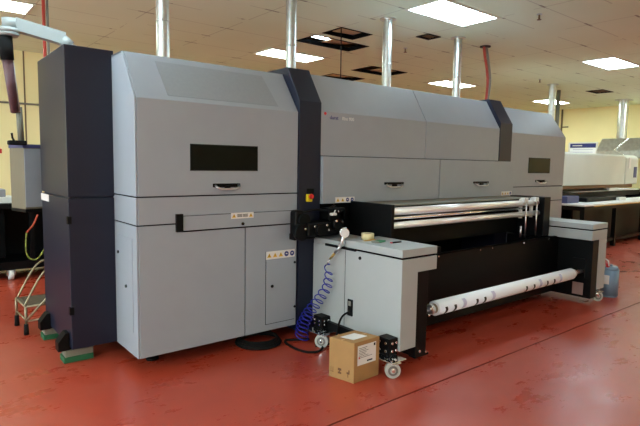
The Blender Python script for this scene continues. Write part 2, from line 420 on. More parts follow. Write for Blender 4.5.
t = thing('riser_pipe', (-.06, 2.5, 0), 'red riser pipe with a grey line, left of the dark tower', 'pipe')
MB().cyl((-.06, 2.5, 0), (-.06, 2.5, H), .017).build('red_tube', 'red_hose', t)
MB().cyl((-.02, 2.52, 0), (-.02, 2.52, H), .013).build('grey_tube', 'grey_hose', t)

# ------------------------------------------------------------------ the printer
zb, z1, z2, zc, zt, ysl = .118, 1.335, 1.123, 2.056, 2.4186, .2523
xr, c1 = 1.463, 1.714
xl2, c2, xR = 4.663, 4.943, 6.444
YB = 1.5
P = thing('wide_format_printer', (3.0, .75, 0), 'long grey and navy industrial printer filling the middle of the room', 'printer')
g = .005                                             # half width of a panel gap
def slope(off=0.0):
    """outline of a cabinet front at depth off behind its skin, from the crease to the top edge"""
    return (off, zc), (ysl+off, zt-off*.6)
def cabinet(xa, xb, side_left, nm):
    b = MB().use('seam')
    i = .014
    b.prism([(i, zb+.01), (i, zc), (ysl+i, zt-i), (YB-i, zt-i), (YB-i, zb+.01)], xa+i, xb-i)
    b.build('cabinet_frame', None, P)
    # rear and roof skins
    b = MB().use('grey')
    b.box(xa, xb, YB-.012, YB, zb, zt); b.prism([(ysl+.004, zt), (YB, zt), (YB, zt-.014), (ysl+.012, zt-.014)], xa, xb)
    b.build('roof_panel', None, P)
cabinet(0, xr, True, 'left'); cabinet(c2, xR, False, 'right')

def side(xa, xb, nm='side_panel'):
    b = MB().use('grey')
    b.prism([(.004, zc), (ysl+.004, zt), (YB, zt), (YB, z1+g), (.004, z1+g)], xa, xb, bev=.004)
    b.prism([(.004, z1-g), (YB, z1-g), (YB, z2+g), (.004, z2+g)], xa, xb, bev=.003)
    b.prism([(.004, z2-g), (YB, z2-g), (YB, zb), (.004, zb)], xa, xb, bev=.003)
    return b.build(nm, None, P)
side(0, .014); side(xR-.014, xR)
# inset access plate and latches on the left flank
fl = MB().use('grey'); fl.box(-.004, 0, .09, .43, .30, 1.02, bev=.0015); fl = fl.build('flank_plate', None, P)
MB().cyl((-.012, .40, .88), (-.003, .40, .88), .012).build('lock', 'black', P)
MB().cyl((-.014, .227, .636), (-.004, .227, .636), .012).build('lock', 'black', fl)

def door(xa, xb, nm):
    """upper hatch: vertical face plus the sloping face above it"""
    t = .016
    b = MB().use('grey')
    pro = [(0, z1+g), (0, zc), (ysl, zt-.001), (ysl+t, zt-.010), (t, zc+.004), (t, z1+g)]
    b.prism(pro, xa, xb, bev=.003)
    return b.build(nm, None, P)
def window(xa, xb, za, zb_, par):
    w = MB().use('black'); w.box(xa-.008, xb+.008, -.003, .004, za-.008, zb_+.008, bev=.002); w = w.build('window', None, par)
    MB().box(xa, xb, -.006, -.002, za, zb_).build('pane', 'glass_dark', w)
def handle(xc, zc_, w, par, nm='handle'):
    b = MB().use('black')
    b.box(xc-w/2, xc+w/2, -.006, .002, zc_-.012, zc_+.018, bev=.003)
    b.build('handle_recess', None, par)
    b = MB().use('alu')
    b.tube([(xc-w/2+.02, -.004, zc_+.004), (xc-w/2+.025, -.03, zc_-.012), (xc-w/4, -.036, zc_-.026), (xc+w/4, -.036, zc_-.026), (xc+w/2-.025, -.03, zc_-.012), (xc+w/2-.02, -.004, zc_+.004)], .008)
    b.build(nm, None, par)
    MB().box(xc-.02, xc+.02, -.03, 0, zc_-.02, zc_+.0, bev=.002).build('latch', 'black', par)
d1 = door(.016, xr-.004, 'hatch_door')
window(.432, 1.03, 1.54, 1.732, d1); handle(.742, 1.412, .25, d1)
# louvred rectangle in the sloping face of the hatch
n = Vector((0, -(zt-zc), ysl)).normalized()
def on_slope(x, f, out): # f 0..1 from crease to top
    return (x, ysl*f+n.y*out, zc+(zt-zc)*f+n.z*out)
b = MB().use('grey_slope')
for (xa, xb, f0, f1) in ((.24, 1.26, .10, .86),):
    A = [on_slope(xa+.02, f0, .0), on_slope(xb, f0, .0), on_slope(xb-.05, f1, .0), on_slope(xa, f1, .0)]
    B = [on_slope(xa+.02, f0, .002), on_slope(xb, f0, .002), on_slope(xb-.05, f1, .002), on_slope(xa, f1, .002)]
    b.poly(B)
    for i in range(4): b.poly([A[i], A[(i+1) % 4], B[(i+1) % 4], B[i]])
b.build('vent_panel', None, d1)
d2 = door(c2+.004, xR-.016, 'hatch_door')
window(5.42, 6.0, 1.53, 1.73, d2); handle(5.76, 1.41, .28, d2)
# middle bands
bd = Box('front_band', 'grey', P, .016, xr-.004, 0, .016, z2+g, z1-g, bev=.003)
bd2 = Box('front_band', 'grey', P, c2+.004, xR-.016, 0, .016, z2+g, z1-g, bev=.003)
# fold-down flap over the band
f = Box('feed_flap', 'grey', P, .35, 1.445, -.012, .014, 1.067, 1.188, bev=.003)
MB().box(.30, .355, -.024, .004, 1.06, 1.20, bev=.003).build('hinge', 'black', f)
MB().box(.35, 1.445, -.006, .0, 1.056, 1.066).build('edge_seal', 'seam', f)
MB().cyl((.886, -.012, 1.092), (.886, -.02, 1.092), .013).build('lock', 'black', f)
MB().box(.34, 1.44, -.013, -.0115, 1.18, 1.184).build('edge_seal', 'seam', f)
def tri(b, x, z, s, y):
    b.poly([(x-s, y, z-s*.8), (x+s, y, z-s*.8), (x, y, z+s*.9)])
def pictos(nm, par, x0, x1, za, zb_, y, kinds):
    l = MB().use('label'); l.box(x0, x1, y, y+.003, za, zb_)
    n_ = len(kinds); w = (x1-x0)/n_; zz = (za+zb_)/2; r = min(w*.36, (zb_-za)*.36)
    for i, k in enumerate(kinds):
        xc = x0+(i+.5)*w
        if k == 't':
            l.use('warning'); tri(l, xc, zz, r*1.05, y-.0008); l.use('ink'); l.box(xc-r*.1, xc+r*.1, y-.0014, y-.0009, zz-r*.4, zz+r*.35)
        elif k == 'c':
            l.use('blue_ink'); l.cyl((xc, y+.001, zz), (xc, y-.001, zz), r*1.05, seg=16); l.use('label'); l.box(xc-r*.4, xc+r*.4, y-.0018, y-.0012, zz-r*.15, zz+r*.25)
        elif k == 'w':
            l.use('ink')
            for q in range(3): l.box(xc-w*.45, xc+w*.45, y-.0012, y-.0006, zz+r*(.5-q*.5)-.0025, zz+r*(.5-q*.5)+.0025)
    l.build(nm, None, par)['label'] = 'white sticker with yellow and blue safety symbols'
pictos('warning_label', f, .775, .99, 1.138, 1.187, -.0155, 'twwt')
# lower doors
ld = Box('lower_door', 'grey', P, .016, .915, 0, .016, zb, z2-g, bev=.003)
rd = Box('lower_door', 'grey', P, .925, xr-.004, 0, .016, zb, z2-g, bev=.003)
ad = Box('access_door', 'grey', P, 1.13, 1.44, -.008, .002, .18, .745, bev=.003)
b = MB().use('seam')
b.box(1.124, 1.13, -.001, .001, .175, .83); b.box(1.13, 1.44, -.001, .001, .174, .18); b.build('door_gap', None, rd)
pictos('warning_label', rd, 1.128, 1.437, .758, .828, -.004, 'tttcc')
for (x, z) in ((1.188, .517), (1.432, .707), (1.436, .295)):
    MB().cyl((x, -.007, z), (x, -.016, z), .014 if x < 1.2 else .011).build('lock', 'black', ad)
Box('lower_door', 'grey', P, c2+.004, 5.69, 0, .016, zb, z2-g, bev=.003)
Box('lower_door', 'grey', P, 5.70, xR-.016, 0, .016, zb, z2-g, bev=.003)
# plinth under the machine
Box('plinth', 'seam', P, .25, xr-.05, .30, 1.3, .03, zb+.012)
Box('plinth', 'seam', P, c2+.1, xR-.1, .30, 1.3, .03, zb+.012)
for x, y in ((.2, .25), (1.3, .25), (.2, 1.3), (5.1, .25), (6.2, .25)):
    MB().cyl((x, y, 0), (x, y, .02), .05).cyl((x, y, .02), (x, y, zb+.02), .015).build('foot', 'black', P)

# navy tower at the left end
tx0, ty0, ty1, tz, ts = -.342, .4885, 1.4186, 2.4534, 1.311
tw = MB().use('navy'); tw.box(tx0, .015, ty0, ty1, ts+.006, tz, bev=.004); tw.box(tx0+.02, 0, ty0+.02, ty1-.02, ts-.01, ts+.01)
tw.build('tower_upper', None, P)
tl = MB().use('navy'); tl.box(tx0, .0, ty0, ty1, .122, ts-.006, bev=.004); tl = tl.build('tower_lower', None, P)
MB().box(tx0-.003, tx0, 1.14, 1.44, 1.24, 1.30).build('name_plate', 'label', tl)
for z in (1.14, .43):
    MB().box(tx0-.012, tx0+.02, ty0-.008, ty0+.035, z-.03, z+.03, bev=.003).build('hinge', 'black', tl)
for y in (.62, 1.28):
    b = MB().use('black'); b.box(tx0-.03, tx0+.10, y-.05, y+.05, .10, .20, bev=.01); b.prism([(tx0-.085, .10), (tx0-.003, .10), (tx0-.003, .24), (tx0-.03, .24), (tx0-.085, .17)], y-.06, y+.04, 'y')
    b.build('levelling_foot', None, P)

# navy columns that clasp the cabinets
def column(xa, xb, zlow):
    yc = -.014
    b = MB().use('navy')
    b.prism([(yc, zlow), (yc, 2.1606), (.180, 2.4753), (YB+.02, 2.4753), (YB+.02, zlow)], xa, xb, bev=.004)
    return b.build('column', None, P)
col1 = column(xr, c1, 1.0); column(xl2, c2, 1.0)
lc = Box('column_lower', 'navy', P, xr+.01, c1-.03, -.01, .6, .05, 1.02, bev=.004)
Box('column_lower', 'navy', P, xl2, c2, .0, .6, .05, 1.02)
es = MB().use('black'); es.box(1.555, 1.635, -.022, -.013, 1.33, 1.375, bev=.003); es = es.build('emergency_stop', None, col1)
MB().box(1.545, 1.605, -.040, -.013, 1.255, 1.325, bev=.006).build('yellow_housing', 'yellow', es)
MB().cyl((1.578, -.038, 1.305), (1.578, -.056, 1.305), .014).cyl((1.578, -.054, 1.305), (1.578, -.070, 1.305), .024, .020).build('push_button', 'red', es)

# middle section
zmc, zmt, yms, zp1, zp2 = 2.085, 2.4486, .2092, 1.673, 1.23
b = MB().use('seam'); b.prism([(.014, .9), (.014, zmc), (yms+.012, zmt-.014), (YB-.01, zmt-.014), (YB-.01, .05), (.5, .05), (.5, .9)], c1, xl2); b.build('cabinet_frame', None, P)
Box('rear_panel', 'grey', P, c1, xl2, YB-.01, YB, .05, zmt)
Box('roof_panel', 'grey', P, c1, xl2, yms+.012, YB, zmt-.014, zmt)
XM = 3.212
def mid(xa, xb):
    b = MB().use('grey'); t = .014
    b.prism([(-.006, zp1+.006), (-.006, zmc), (yms, zmt), (yms+t, zmt-.01), (t, zmc), (t, zp1+.006)], xa, xb, bev=.003)
    return b.build('top_hatch', None, P)
m1 = mid(c1+.002, XM-.004); mid(XM+.004, xl2-.002)
# lower sliding covers, which reach past the second column
XL = 3.43
def cover(xa, xb):
    return Box('front_cover', 'grey', P, xa, xb, -.045, .006, zp2, zp1, bev=.006)
k1 = cover(c1+.004, XL-.004)
k2 = MB().use('grey').box(XL+.004, 4.98, -.045, -.016, zp2, zp1, bev=.003).build('front_cover', None, P)
def handle2(xc, z, w, par):
    b = MB().use('black'); b.box(xc-w/2, xc+w/2, -.053, -.043, z-.004, z+.020, bev=.003); b.box(xc-.03, xc+.03, -.066, -.043, z-.035, z-.004, bev=.003); b.build('handle_recess', None, par)
    MB().tube([(xc-w/2+.03, -.045, z), (xc-w/2+.04, -.07, z-.02), (xc-w/4, -.076, z-.03), (xc+w/4, -.076, z-.03), (xc+w/2-.04, -.07, z-.02), (xc+w/2-.03, -.045, z)], .008).build('handle', 'alu', par)
handle2(2.68, 1.405, .29, k1); handle2(4.24, 1.40, .32, k2)
pictos('warning_label', k1, 1.875, 2.12, 1.236, 1.288, -.0485, 'ttcc')
pictos('warning_label', k2, 4.70, 4.94, 1.235, 1.287, -.0485, 'tttc')
# maker's lettering
MB().cyl((1.765, -.006, 2.068), (1.765, -.010, 2.068), .014, seg=16).build('logo_dot', 'red', m1)
text('lettering', 'durst', 'blue_ink', m1, (1.82, -.0075, 2.02), .05)
text('lettering', 'Rho 900', 'white', m1, (1.975, -.0075, 2.02), .045)
# black drive machinery between the column and the roller table
b = MB().use('black')
b.box(1.36, 1.46, -.12, -.014, .93, 1.19, bev=.03, seg=4); b.cyl((1.40, -.12, 1.0), (1.40, -.17, 1.0), .075); b.cyl((1.43, -.12, 1.10), (1.43, -.16, 1.10), .06)
b.box(1.44, 1.86, -.20, -.03, .96, 1.08, bev=.01); b.box(1.70, 1.90, -.17, -.03, 1.08, 1.20, bev=.015)
b.cyl((1.56, -.2, 1.02), (1.56, -.24, 1.02), .05); b.cyl((1.75, -.2, 1.05), (1.75, -.24, 1.05), .045)
b.box(1.36, 1.60, -.10, -.014, .92, .98, bev=.01)
b.tube([(1.45, -.1, 1.17), (1.55, -.16, 1.20), (1.68, -.15, 1.17), (1.8, -.12, 1.22)], .012, smooth=2)
dm = b.build('drive_unit', None, P)
for (x, y, z) in ((1.50, -.21, 1.05), (1.61, -.245, 1.06), (1.66, -.21, 1.01), (1.72, -.245, 1.09), (1.78, -.205, 1.17), (1.83, -.205, 1.07), (1.42, -.175, 1.03), (1.80, -.245, 1.02)):
    MB().cyl((x, y+.005, z), (x, y-.008, z), .010, seg=10).build('bolt', 'chrome', dm)
MB().box(1.70, 1.76, -.21, -.17, 1.135, 1.16, bev=.006).tube([(1.73, -.2, 1.155), (1.745, -.2, 1.185)], .006).build('valve', 'white', dm)
MB().box(1.83, 1.875, -.17, -.165, 1.10, 1.16).build('relay', 'brown', dm)

# ------------------------------------------------------------------ roll feeder in front
F = thing('roll_feeder', (3.45, -.6, 0), 'roll feeder with two pale grey pedestals and black apron in front of the printer', 'roll feeder')
zs, zs2, zbl, zpb, yn = .951, .889, .7604, .150, -1.119
# left pedestal
lp = MB().use('grey_ped'); lp.prism([(1.642, zpb), (1.829, zpb), (1.829, zbl), (2.062, zbl), (2.062, zs2-.016), (1.642, zs2-.016)], yn, -.46, 'y', bev=.003); lp.box(1.642, 1.829, -.459, -.02, zpb, .869)
lp = lp.build('pedestal_body', None, F)
b = MB().use('seam'); b.box(1.655, 2.05, yn+.012, -.03, zs2-.02, zs2+.01); b.build('shadow_gap', None, F)
Box('pedestal_top', 'grey_ped', F, 1.642, 2.062, yn, -.447, zs2, zs, bev=.004)
Box('rear_ledge', 'grey_ped', F, 1.643, 2.05, -.445, -.02, .870, .925, bev=.004)
Box('rail', 'black', F, 1.628, 1.66, -.60, -.20, .868, .890, bev=.004)
MB().cyl((1.642, -.65, .82), (1.634, -.65, .82), .014).build('lock', 'black', lp)
Box('panel_line', 'seam', lp, 1.6412, 1.6425, -.468, -.464, .17, .86)
sk = Box('power_socket', 'black', F, 1.630, 1.643, -.575, -.515, .30, .445, bev=.004)
MB().box(1.628, 1.631, -.56, -.53, .39, .43).build('socket_face', 'grey_hose', sk)
tag(MB().tube([(1.62, -.548, .335), (1.58, -.53, .32), (1.565, -.50, .27), (1.575, -.46, .18), (1.59, -.42, .05), (1.57, -.37, .012), (1.50, -.30, .010), (1.44, -.33, .010)], .009, smooth=2).build('power_cable', 'rubber'), 'black cable plugged into the left pedestal, dropping to the floor', 'cable')
# right pedestal
rp = MB().use('grey_ped'); rp.box(5.12, 5.32, yn, -.08, zpb, zbl+.001, bev=.004); rp.box(4.92, 5.32, yn, -.10, zbl, zs2-.016, bev=.004)
rp.build('pedestal_body', None, F)
Box('shadow_gap', 'seam', F, 4.935, 5.308, yn+.012, -.12, zs2-.02, zs2+.01)
Box('pedestal_top', 'grey_ped', F, 4.92, 5.32, yn, -.10, zs2, zs, bev=.004)
# side plates that carry the roll
b = MB().use('black'); b.box(1.83, 1.965, yn+.004, -.10, .06, zbl-.002, bev=.003); b.box(1.84, 2.01, yn+.01, yn+.08, .045, .065, bev=.003); sp1 = b.build('side_plate', None, F)
b = MB().use('black'); b.box(4.965, 5.118, yn+.004, -.10, .06, zbl-.002, bev=.003); sp2 = b.build('side_plate', None, F)
for (x, y, z) in ((1.975, yn+.012, .078), (1.885, yn+.006, .10)):
    MB().cyl((x, y, z), (x, y-.008, z), .011, seg=10).build('bolt', 'chrome', sp1)
MB().box(4.958, 4.966, -1.03, -.905, .09, .235).build('sticker', 'sticker', sp2)
# apron
ap = MB().use('black_sheet'); ap.box(1.965, 4.965, -.70, -.69, .09, .767); ap.box(1.965, 4.965, -.70, -.66, .758, .770); ap.box(1.965, 4.965, -.69, -.30, .09, .10)
ap = ap.build('apron', None, F)
for x in (2.62, 3.30, 3.52, 4.15, 4.72):
    MB().cyl((x, -.70, .745), (x, -.706, .745), .008, seg=10).build('bolt', 'chrome', ap)
# roller table
Box('end_plate', 'black', F, 2.066, 2.106, -.595, -.05, .80, 1.248, bev=.004)
b = MB().use('black'); b.box(2.106, 4.70, -.28, -.05, .80, 1.19); b.build('beam', None, F)
tp = mat('olive grey sheet', lin(112,108,92), .5); M['olive'] = tp
Box('cover_plate', 'olive', F, 2.106, 4.74, -.49, -.05, 1.224, 1.234)
MB().cyl((2.106, -.54, 1.180), (4.68, -.54, 1.180), .036, seg=32).build('roller', 'roller', F)
MB().cyl((2.106, -.54, 1.052), (4.75, -.54, 1.052), .030, seg=32).build('roller', 'roller', F)
MB().cyl((2.106, -.51, 1.115), (4.5, -.51, 1.115), .016, seg=24).build('roller', 'chrome', F)
b = MB().use('black'); b.box(4.72, 4.87, -.62, -.16, .77, 1.245, bev=.004); b.box(4.80, 4.95, -.5, -.1, .1, .74); b.build('end_post', None, F)
for x in (4.34, 4.58):
    br = MB().use('white'); br.box(x, x+.075, -.585, -.52, 1.19, 1.245, bev=.006); br.box(x+.02, x+.06, -.52, -.495, 1.0, 1.23); br = br.build('roller_bracket', None, F)
    MB().cyl((x+.02, -.59, .78), (x+.02, -.59, 1.20), .009, seg=10).build('rod', 'alu', br)
MB().cyl((4.19, -.63, .80), (4.19, -.63, .93), .012, seg=10).build('rod', 'alu', F)
MB().box(2.63, 2.68, -.68, -.64, .765, .83).build('stop_block', 'black', F)
# roll chucks
for (x0, x1) in ((1.965, 2.17), (4.72, 4.968)):
    b = MB().use('alu'); b.cyl((x0, -1.0, .378), (x1, -1.0, .378), .022); e = x1 if x0 < 3 else x0
    b.cyl((e-.04 if x0 < 3 else e, -1.0, .378), (e if x0 < 3 else e+.04, -1.0, .378), .045)
    ch = b.build('roll_chuck', 'alu', F)
    for k in range(3):
        a = k*2*PI/3+.4; xx = (x1-.05) if x0 < 3 else x0+.03
        MB().cyl((xx-.012, -1.0+.045*math.cos(a), .378+.045*math.sin(a)), (xx+.012, -1.0+.045*math.cos(a), .378+.045*math.sin(a)), .014, seg=10).build('clamp', 'chrome', ch)
b = MB().use('black'); b.box(4.952, 4.967, -1.04, -.89, .30, .53, bev=.003); b.build('chuck_plate', None, F)
# casters with bolted brackets
def caster(x, y, wx, wy, ang, z_=.262):
    """black bolted bracket block at (x, y); wheel touching the floor at (wx, wy), its axle turned by ang"""
    br = MB().use('black'); br.box(x-.045, x+.055, y-.062, y+.062, .127, z_, bev=.005); br = br.build('caster_bracket', None, F)
    for dy in (-.03, .035):
        for dz in (.165, z_-.035):
            MB().cyl((x-.044, y+dy, dz), (x-.054, y+dy, dz), .010, seg=12).build('bolt', 'chrome', br)
    for dx in (-.015, .03):
        for dz in (.165, z_-.035):
            MB().cyl((x+dx, y-.061, dz), (x+dx, y-.071, dz), .010, seg=12).build('bolt', 'chrome', br)
    a = Vector((math.cos(ang), math.sin(ang), 0)); t_ = Vector((-a.y, a.x, 0)); c0 = Vector((wx, wy, .06)); top = Vector((wx*.5+x*.5, wy*.5+y*.5, .128))
    fk = MB().use('chrome'); fk.box(min(x, wx)-.04, max(x, wx)+.04, min(y, wy)-.03, y+.04, .118, .126, bev=.003)
    for sg in (-1, 1):
        fk.cyl(c0+a*sg*.031, top+a*sg*.031-Vector((0, 0, .01)), .012, .026, seg=10)
    fk.cyl(top-Vector((0, 0, .02)), top, .045, seg=20); fk.cyl(c0-a*.038, c0+a*.038, .012, seg=12)
    fk.box(wx-.02, wx+.05, wy-.05, wy-.01, .112, .120, bev=.003)
    fk = fk.build('caster_fork', None, F)
    wh = MB().use('wheel'); wh.cyl(c0-a*.022, c0+a*.022, .059, seg=28); wh.use('hub'); wh.cyl(c0-a*.027, c0+a*.027, .038, seg=20); wh.use('wheel'); wh.cyl(c0-a*.030, c0+a*.030, .022, seg=16)
    wh.build('caster_wheel', None, F)
caster(1.585, -1.04, 1.50, -1.18, math.radians(55)); caster(1.585, -.22, 1.48, -.36, math.radians(35), .235); caster(5.20, -1.03, 5.20, -1.10, math.radians(50))
Box('cross_rail', 'black', F, 1.60, 1.64, -.98, -.26, .12, .19)

# paper roll
R_ = thing('paper_roll', (3.5, -1.0, .378), 'long white paper roll with black marks held between the side plates', 'paper roll')
MB().ring((2.20, -1.0, .378), (4.69, -1.0, .378), .064, .042, seg=40).build('paper', 'paper', R_)
MB().ring((2.185, -1.0, .378), (4.70, -1.0, .378), .042, .036, seg=32).build('core', 'paper_grey', R_)
def band(x, w, a0, a1, m):
    b = MB().use(m); seg = 14; sk_ = .012
    for i in range(seg):
        q = [a0+(a1-a0)*(i+k)/seg for k in (0, 1)]
        p = lambda xx, a: (xx+sk_*math.sin((a-a0)/(a1-a0)*PI), -1.0+.0652*math.cos(a), .378+.0652*math.sin(a))
        b.poly([p(x, q[0]), p(x, q[1]), p(x+w, q[1]), p(x+w, q[0])])
    b.build('printed_mark', None, R_)
for x in (2.269, 2.395, 2.722, 2.848, 3.587, 3.737, 4.011, 4.162):
    band(x, .034, PI*.93, PI*1.28, 'ink')
M['faint'] = mat('faint violet print', lin(196,196,224), .6)
for x in (2.52, 2.98, 3.86, 4.30):
    band(x, .05, PI*.75, PI*1.2, 'faint')

# ------------------------------------------------------------------ small things on the feeder
t = thing('tape_roll', (1.84, -.53, zs), 'cream roll of masking tape lying on the left pedestal top', 'tape')
MB().ring((1.84, -.53, zs+.002), (1.84, -.53, zs+.052), .056, .038).build('tape', 'tape', t)
MB().ring((1.84, -.53, zs), (1.84, -.53, zs+.05), .038, .034).build('core', 'paper_grey', t)
tag(Box('wooden_shim', 'wood_edge', None, 1.73, 1.86, -.615, -.59, zs, zs+.005), 'small orange brown strip under the tape roll', 'strip')
tag(Box('colour_card', 'green', None, 1.76, 1.86, -.74, -.68, zs, zs+.012, bev=.002, rot=.3), 'small green card on the left pedestal top beside the tape', 'card')
tag(MB().tube([(1.72, -.70, zs+.008), (1.75, -.76, zs+.008)], .007).build('marker_pen', 'grey_hose'), 'grey pen stub on the pedestal near the green card', 'pen')
t = thing('utility_knife', (1.93, -.8, zs), 'small dark knife with a red end on the pedestal top', 'knife')
MB().box(1.84, 1.95, -.83, -.81, zs, zs+.012, bev=.003).build('handle', 'black', t); MB().box(1.825, 1.84, -.83, -.81, zs, zs+.011, bev=.003).build('end_cap', 'red', t)

t = thing('air_blow_gun', (1.60, -.40, .65), 'air line gauge and brass blow gun hanging at the pedestal corner', 'air gun')
MB().cyl((1.615, -.46, 1.025), (1.595, -.50, 1.02), .042, seg=28).build('gauge_case', 'chrome', t)
MB().cyl((1.595, -.50, 1.02), (1.588, -.513, 1.018), .038, seg=28).build('gauge_face', 'white', t)
MB().cyl((1.605, -.48, .99), (1.60, -.45, .90), .016).cyl((1.60, -.45, .90), (1.595, -.38, .83), .013).box(1.57, 1.63, -.47, -.44, .90, .925, bev=.004).build('gun_body', 'alu', t)
MB().cyl((1.595, -.38, .83), (1.58, -.33, .77), .011).build('coupling', 'brass', t)
MB().cyl((1.58, -.33, .77), (1.565, -.30, .715), .007).build('nozzle', 'alu', t)
# coiled hose
path = [Vector(p) for p in ((1.56, -.325, .72), (1.56, -.345, .631), (1.56, -.325, .518), (1.54, -.23, .384), (1.49, -.155, .26), (1.45, -.12, .15), (1.44, -.12, .03))]
def along(u):
    u = max(0, min(.9999, u))*(len(path)-1); i = int(u); f_ = u-i; return path[i].lerp(path[i+1], f_)
pts = []; turns = 15; NP = 15*18
for i in range(NP+1):
    u = i/NP; uu = u**.72; p = along(uu); ra = .034+.032*uu; a = 2*PI*turns*u
    pts.append(p+Vector((math.cos(a)*ra*.8, math.sin(a)*ra, math.sin(a)*.018)))
pts = [Vector((1.566, -.302, .73))]+pts
tag(MB().tube(pts, .0052, seg=6).build('coiled_air_hose', 'blue'), 'bright blue coiled air hose hanging beside the left pedestal', 'hose')
tag(MB().tube([(1.49, -.17, .02), (1.40, -.1, .011), (1.30, -.02, .011), (1.25, -.20, .011), (1.27, -.40, .011), (1.38, -.46, .011), (1.50, -.36, .011), (1.60, -.20, .011)], .010, smooth=3).build('floor_hose', 'rubber'), 'dark hose looping on the floor left of the rear caster', 'hose')
rg = MB()
for k in range(4):
    rg.tube([(1.10+(.20-.012*k)*math.cos(a*PI/12), .07+(.20-.012*k)*math.sin(a*PI/12), .012+.014*k) for a in range(25)], .010, seg=6)
tag(rg.use('rubber').build('cable_coil', 'rubber'), 'black cable coiled on the floor under the large left cabinet', 'cable')

# cardboard box
bx = thing('cardboard_box', (1.30, -.98, 0), 'brown cardboard box on the floor against the left pedestal', 'box')
ang = math.radians(1.5)
quad = [(1.185, -1.09), (1.452, -1.083), (1.398, -.865), (1.131, -.872)]
b = MB().use('box'); b.prism(quad, 0.001, .305, 'z', bev=.003); body = b.build('carton', None, bx)
def onq(i, u, z, out):
    a, c = Vector(quad[i]), Vector(quad[(i+1) % 4]); d = (c-a); n_ = Vector((d.y, -d.x)).normalized(); p = a+d*u+n_*out; return (p.x, p.y, z)
def patch(b, i, u0, u1, z0, z1, out=.0008):
    b.poly([onq(i, u0, z0, out), onq(i, u1, z0, out), onq(i, u1, z1, out), onq(i, u0, z1, out)])
lb = MB().use('label'); patch(lb, 0, .13, .86, .125, .275)
lb.use('ink')
for k in range(7):
    patch(lb, 0, .18, .18+random.uniform(.25, .55), .252-k*.012, .2555-k*.012, .0014)
patch(lb, 0, .50, .72, .140, .152, .0014); patch(lb, 0, .76, .83, .247, .268, .0014)
lb.use('red'); patch(lb, 0, .17, .22, .175, .19, .0014)
lb.build('shipping_label', None, bx)['label'] = 'white printed label on the front'
lb = MB().use('label'); c = Vector((1.285, -.975)); e1 = Vector((.075, .002)); e2 = Vector((-.018, .055))
lb.poly([(*(c-e1-e2), .3058), (*(c+e1-e2), .3058), (*(c+e1+e2), .3058), (*(c-e1+e2), .3058)]); lb.build('top_label', None, bx)['label'] = 'blank white label on the lid'
pr = MB().use('boxink')
for (u0, kind) in ((.12, 'arrows'), (.42, 'glass'), (.74, 'umbrella')):
    i = 3                                                        # the face turned to the left
    if kind == 'arrows':
        patch(pr, i, u0-.05, u0+.07, .045, .050); patch(pr, i, u0-.04, u0-.02, .05, .085); patch(pr, i, u0+.04, u0+.06, .05, .085)
    if kind == 'glass':
        patch(pr, i, u0-.05, u0+.09, .070, .088); patch(pr, i, u0-.05, u0+.09, .045, .060); patch(pr, i, u0, u0+.04, .058, .072)
    if kind == 'umbrella':
        patch(pr, i, u0-.02, u0+.10, .060, .075); patch(pr, i, u0+.02, u0+.05, .035, .062); patch(pr, i, u0+.05, u0+.10, .075, .092)
pr.build('printed_symbols', None, body)
tpz = MB().use('tape'); tpz.poly([(1.155, -.984, .3055), (1.160, -.972, .3055), (1.424, -.967, .3055), (1.427, -.979, .3055)]); M['seamtape'] = mat('clear brown tape', lin(180,135,80), .3); tpz.slots = ['seamtape']; tpz.build('tape_strip', None, body)

# jug beyond the right pedestal
t = thing('plastic_jug', (5.57, -1.08, 0), 'blue grey plastic ink jug on the floor beside the right pedestal', 'jug')
jx, jy = 5.57, -1.08
b = MB().use('jug'); b.cyl((jx, jy, 0), (jx, jy, .02), .098, .106, seg=28); b.cyl((jx, jy, .02), (jx, jy, .345), .106, seg=28); b.cyl((jx, jy, .345), (jx, jy, .385), .106, .085, seg=28); b.cyl((jx-.02, jy, .385), (jx-.02, jy, .41), .035); b.build('jug_body', None, t)
MB().cyl((jx-.07, jy, .38), (jx-.075, jy, .43), .024).build('cap', 'red', t)
MB().tube([(jx-.09, jy-.02, .40), (jx-.11, jy-.02, .46), (jx-.13, jy+.01, .49)], .008).build('spout_tube', 'white', t)
MB().box(jx-.115, jx-.104, jy-.04, jy+.03, .17, .28).build('sticker', 'label', t)

# green pads beneath the tower feet
for i, (x, y, lb) in enumerate(((-.29, .60, 'green rubber pad with a steel plate under the front foot of the dark tower'), (-.30, 1.28, 'green rubber pad under the rear foot of the dark tower'))):
    t = thing('foot_pad', (x, y, 0), lb, 'pad')
    Box('rubber_pad', 'green_pad', t, x-.10, x+.12, y-.05, y+.09, 0, .045, bev=.003); Box('steel_plate', 'grey_pad', t, x-.09, x+.12, y-.045, y+.08, .046, .100, bev=.003)

# ------------------------------------------------------------------ rolling step stool behind the tower
t = thing('step_stool', (-.4, 1.68, 0), 'small warehouse step stool with metal handrails left of the dark tower', 'step stool')
legs = [(-.49, 1.50), (-.51, 1.86), (-.12, 1.50), (-.14, 1.86)]
for (x, y) in legs:
    lg = MB().cyl((x, y, .09), (x, y, .27), .012).build('leg', 'handrail', t)
    MB().cyl((x, y, 0), (x, y, .10), .022, .018).build('rubber_foot', 'rubber', lg)
fr = MB().use('handrail')
fr.tube([(-.49, 1.50, .26), (-.51, 1.86, .26), (-.14, 1.86, .26), (-.12, 1.50, .26), (-.49, 1.50, .26)], .011); fr.tube([(-.49, 1.50, .14), (-.51, 1.86, .14)], .008); fr.tube([(-.49, 1.50, .12), (-.12, 1.50, .15)], .008)
fr.build('frame', None, t)
MB().prism([(-.495, 1.50), (-.51, 1.86), (-.14, 1.86), (-.125, 1.50)], .262, .272, 'z').build('tread', 'expanded', t)
MB().prism([(-.18, 1.50), (-.19, 1.86), (.05, 1.86), (.05, 1.50)], .50, .51, 'z').build('tread', 'expanded', t)
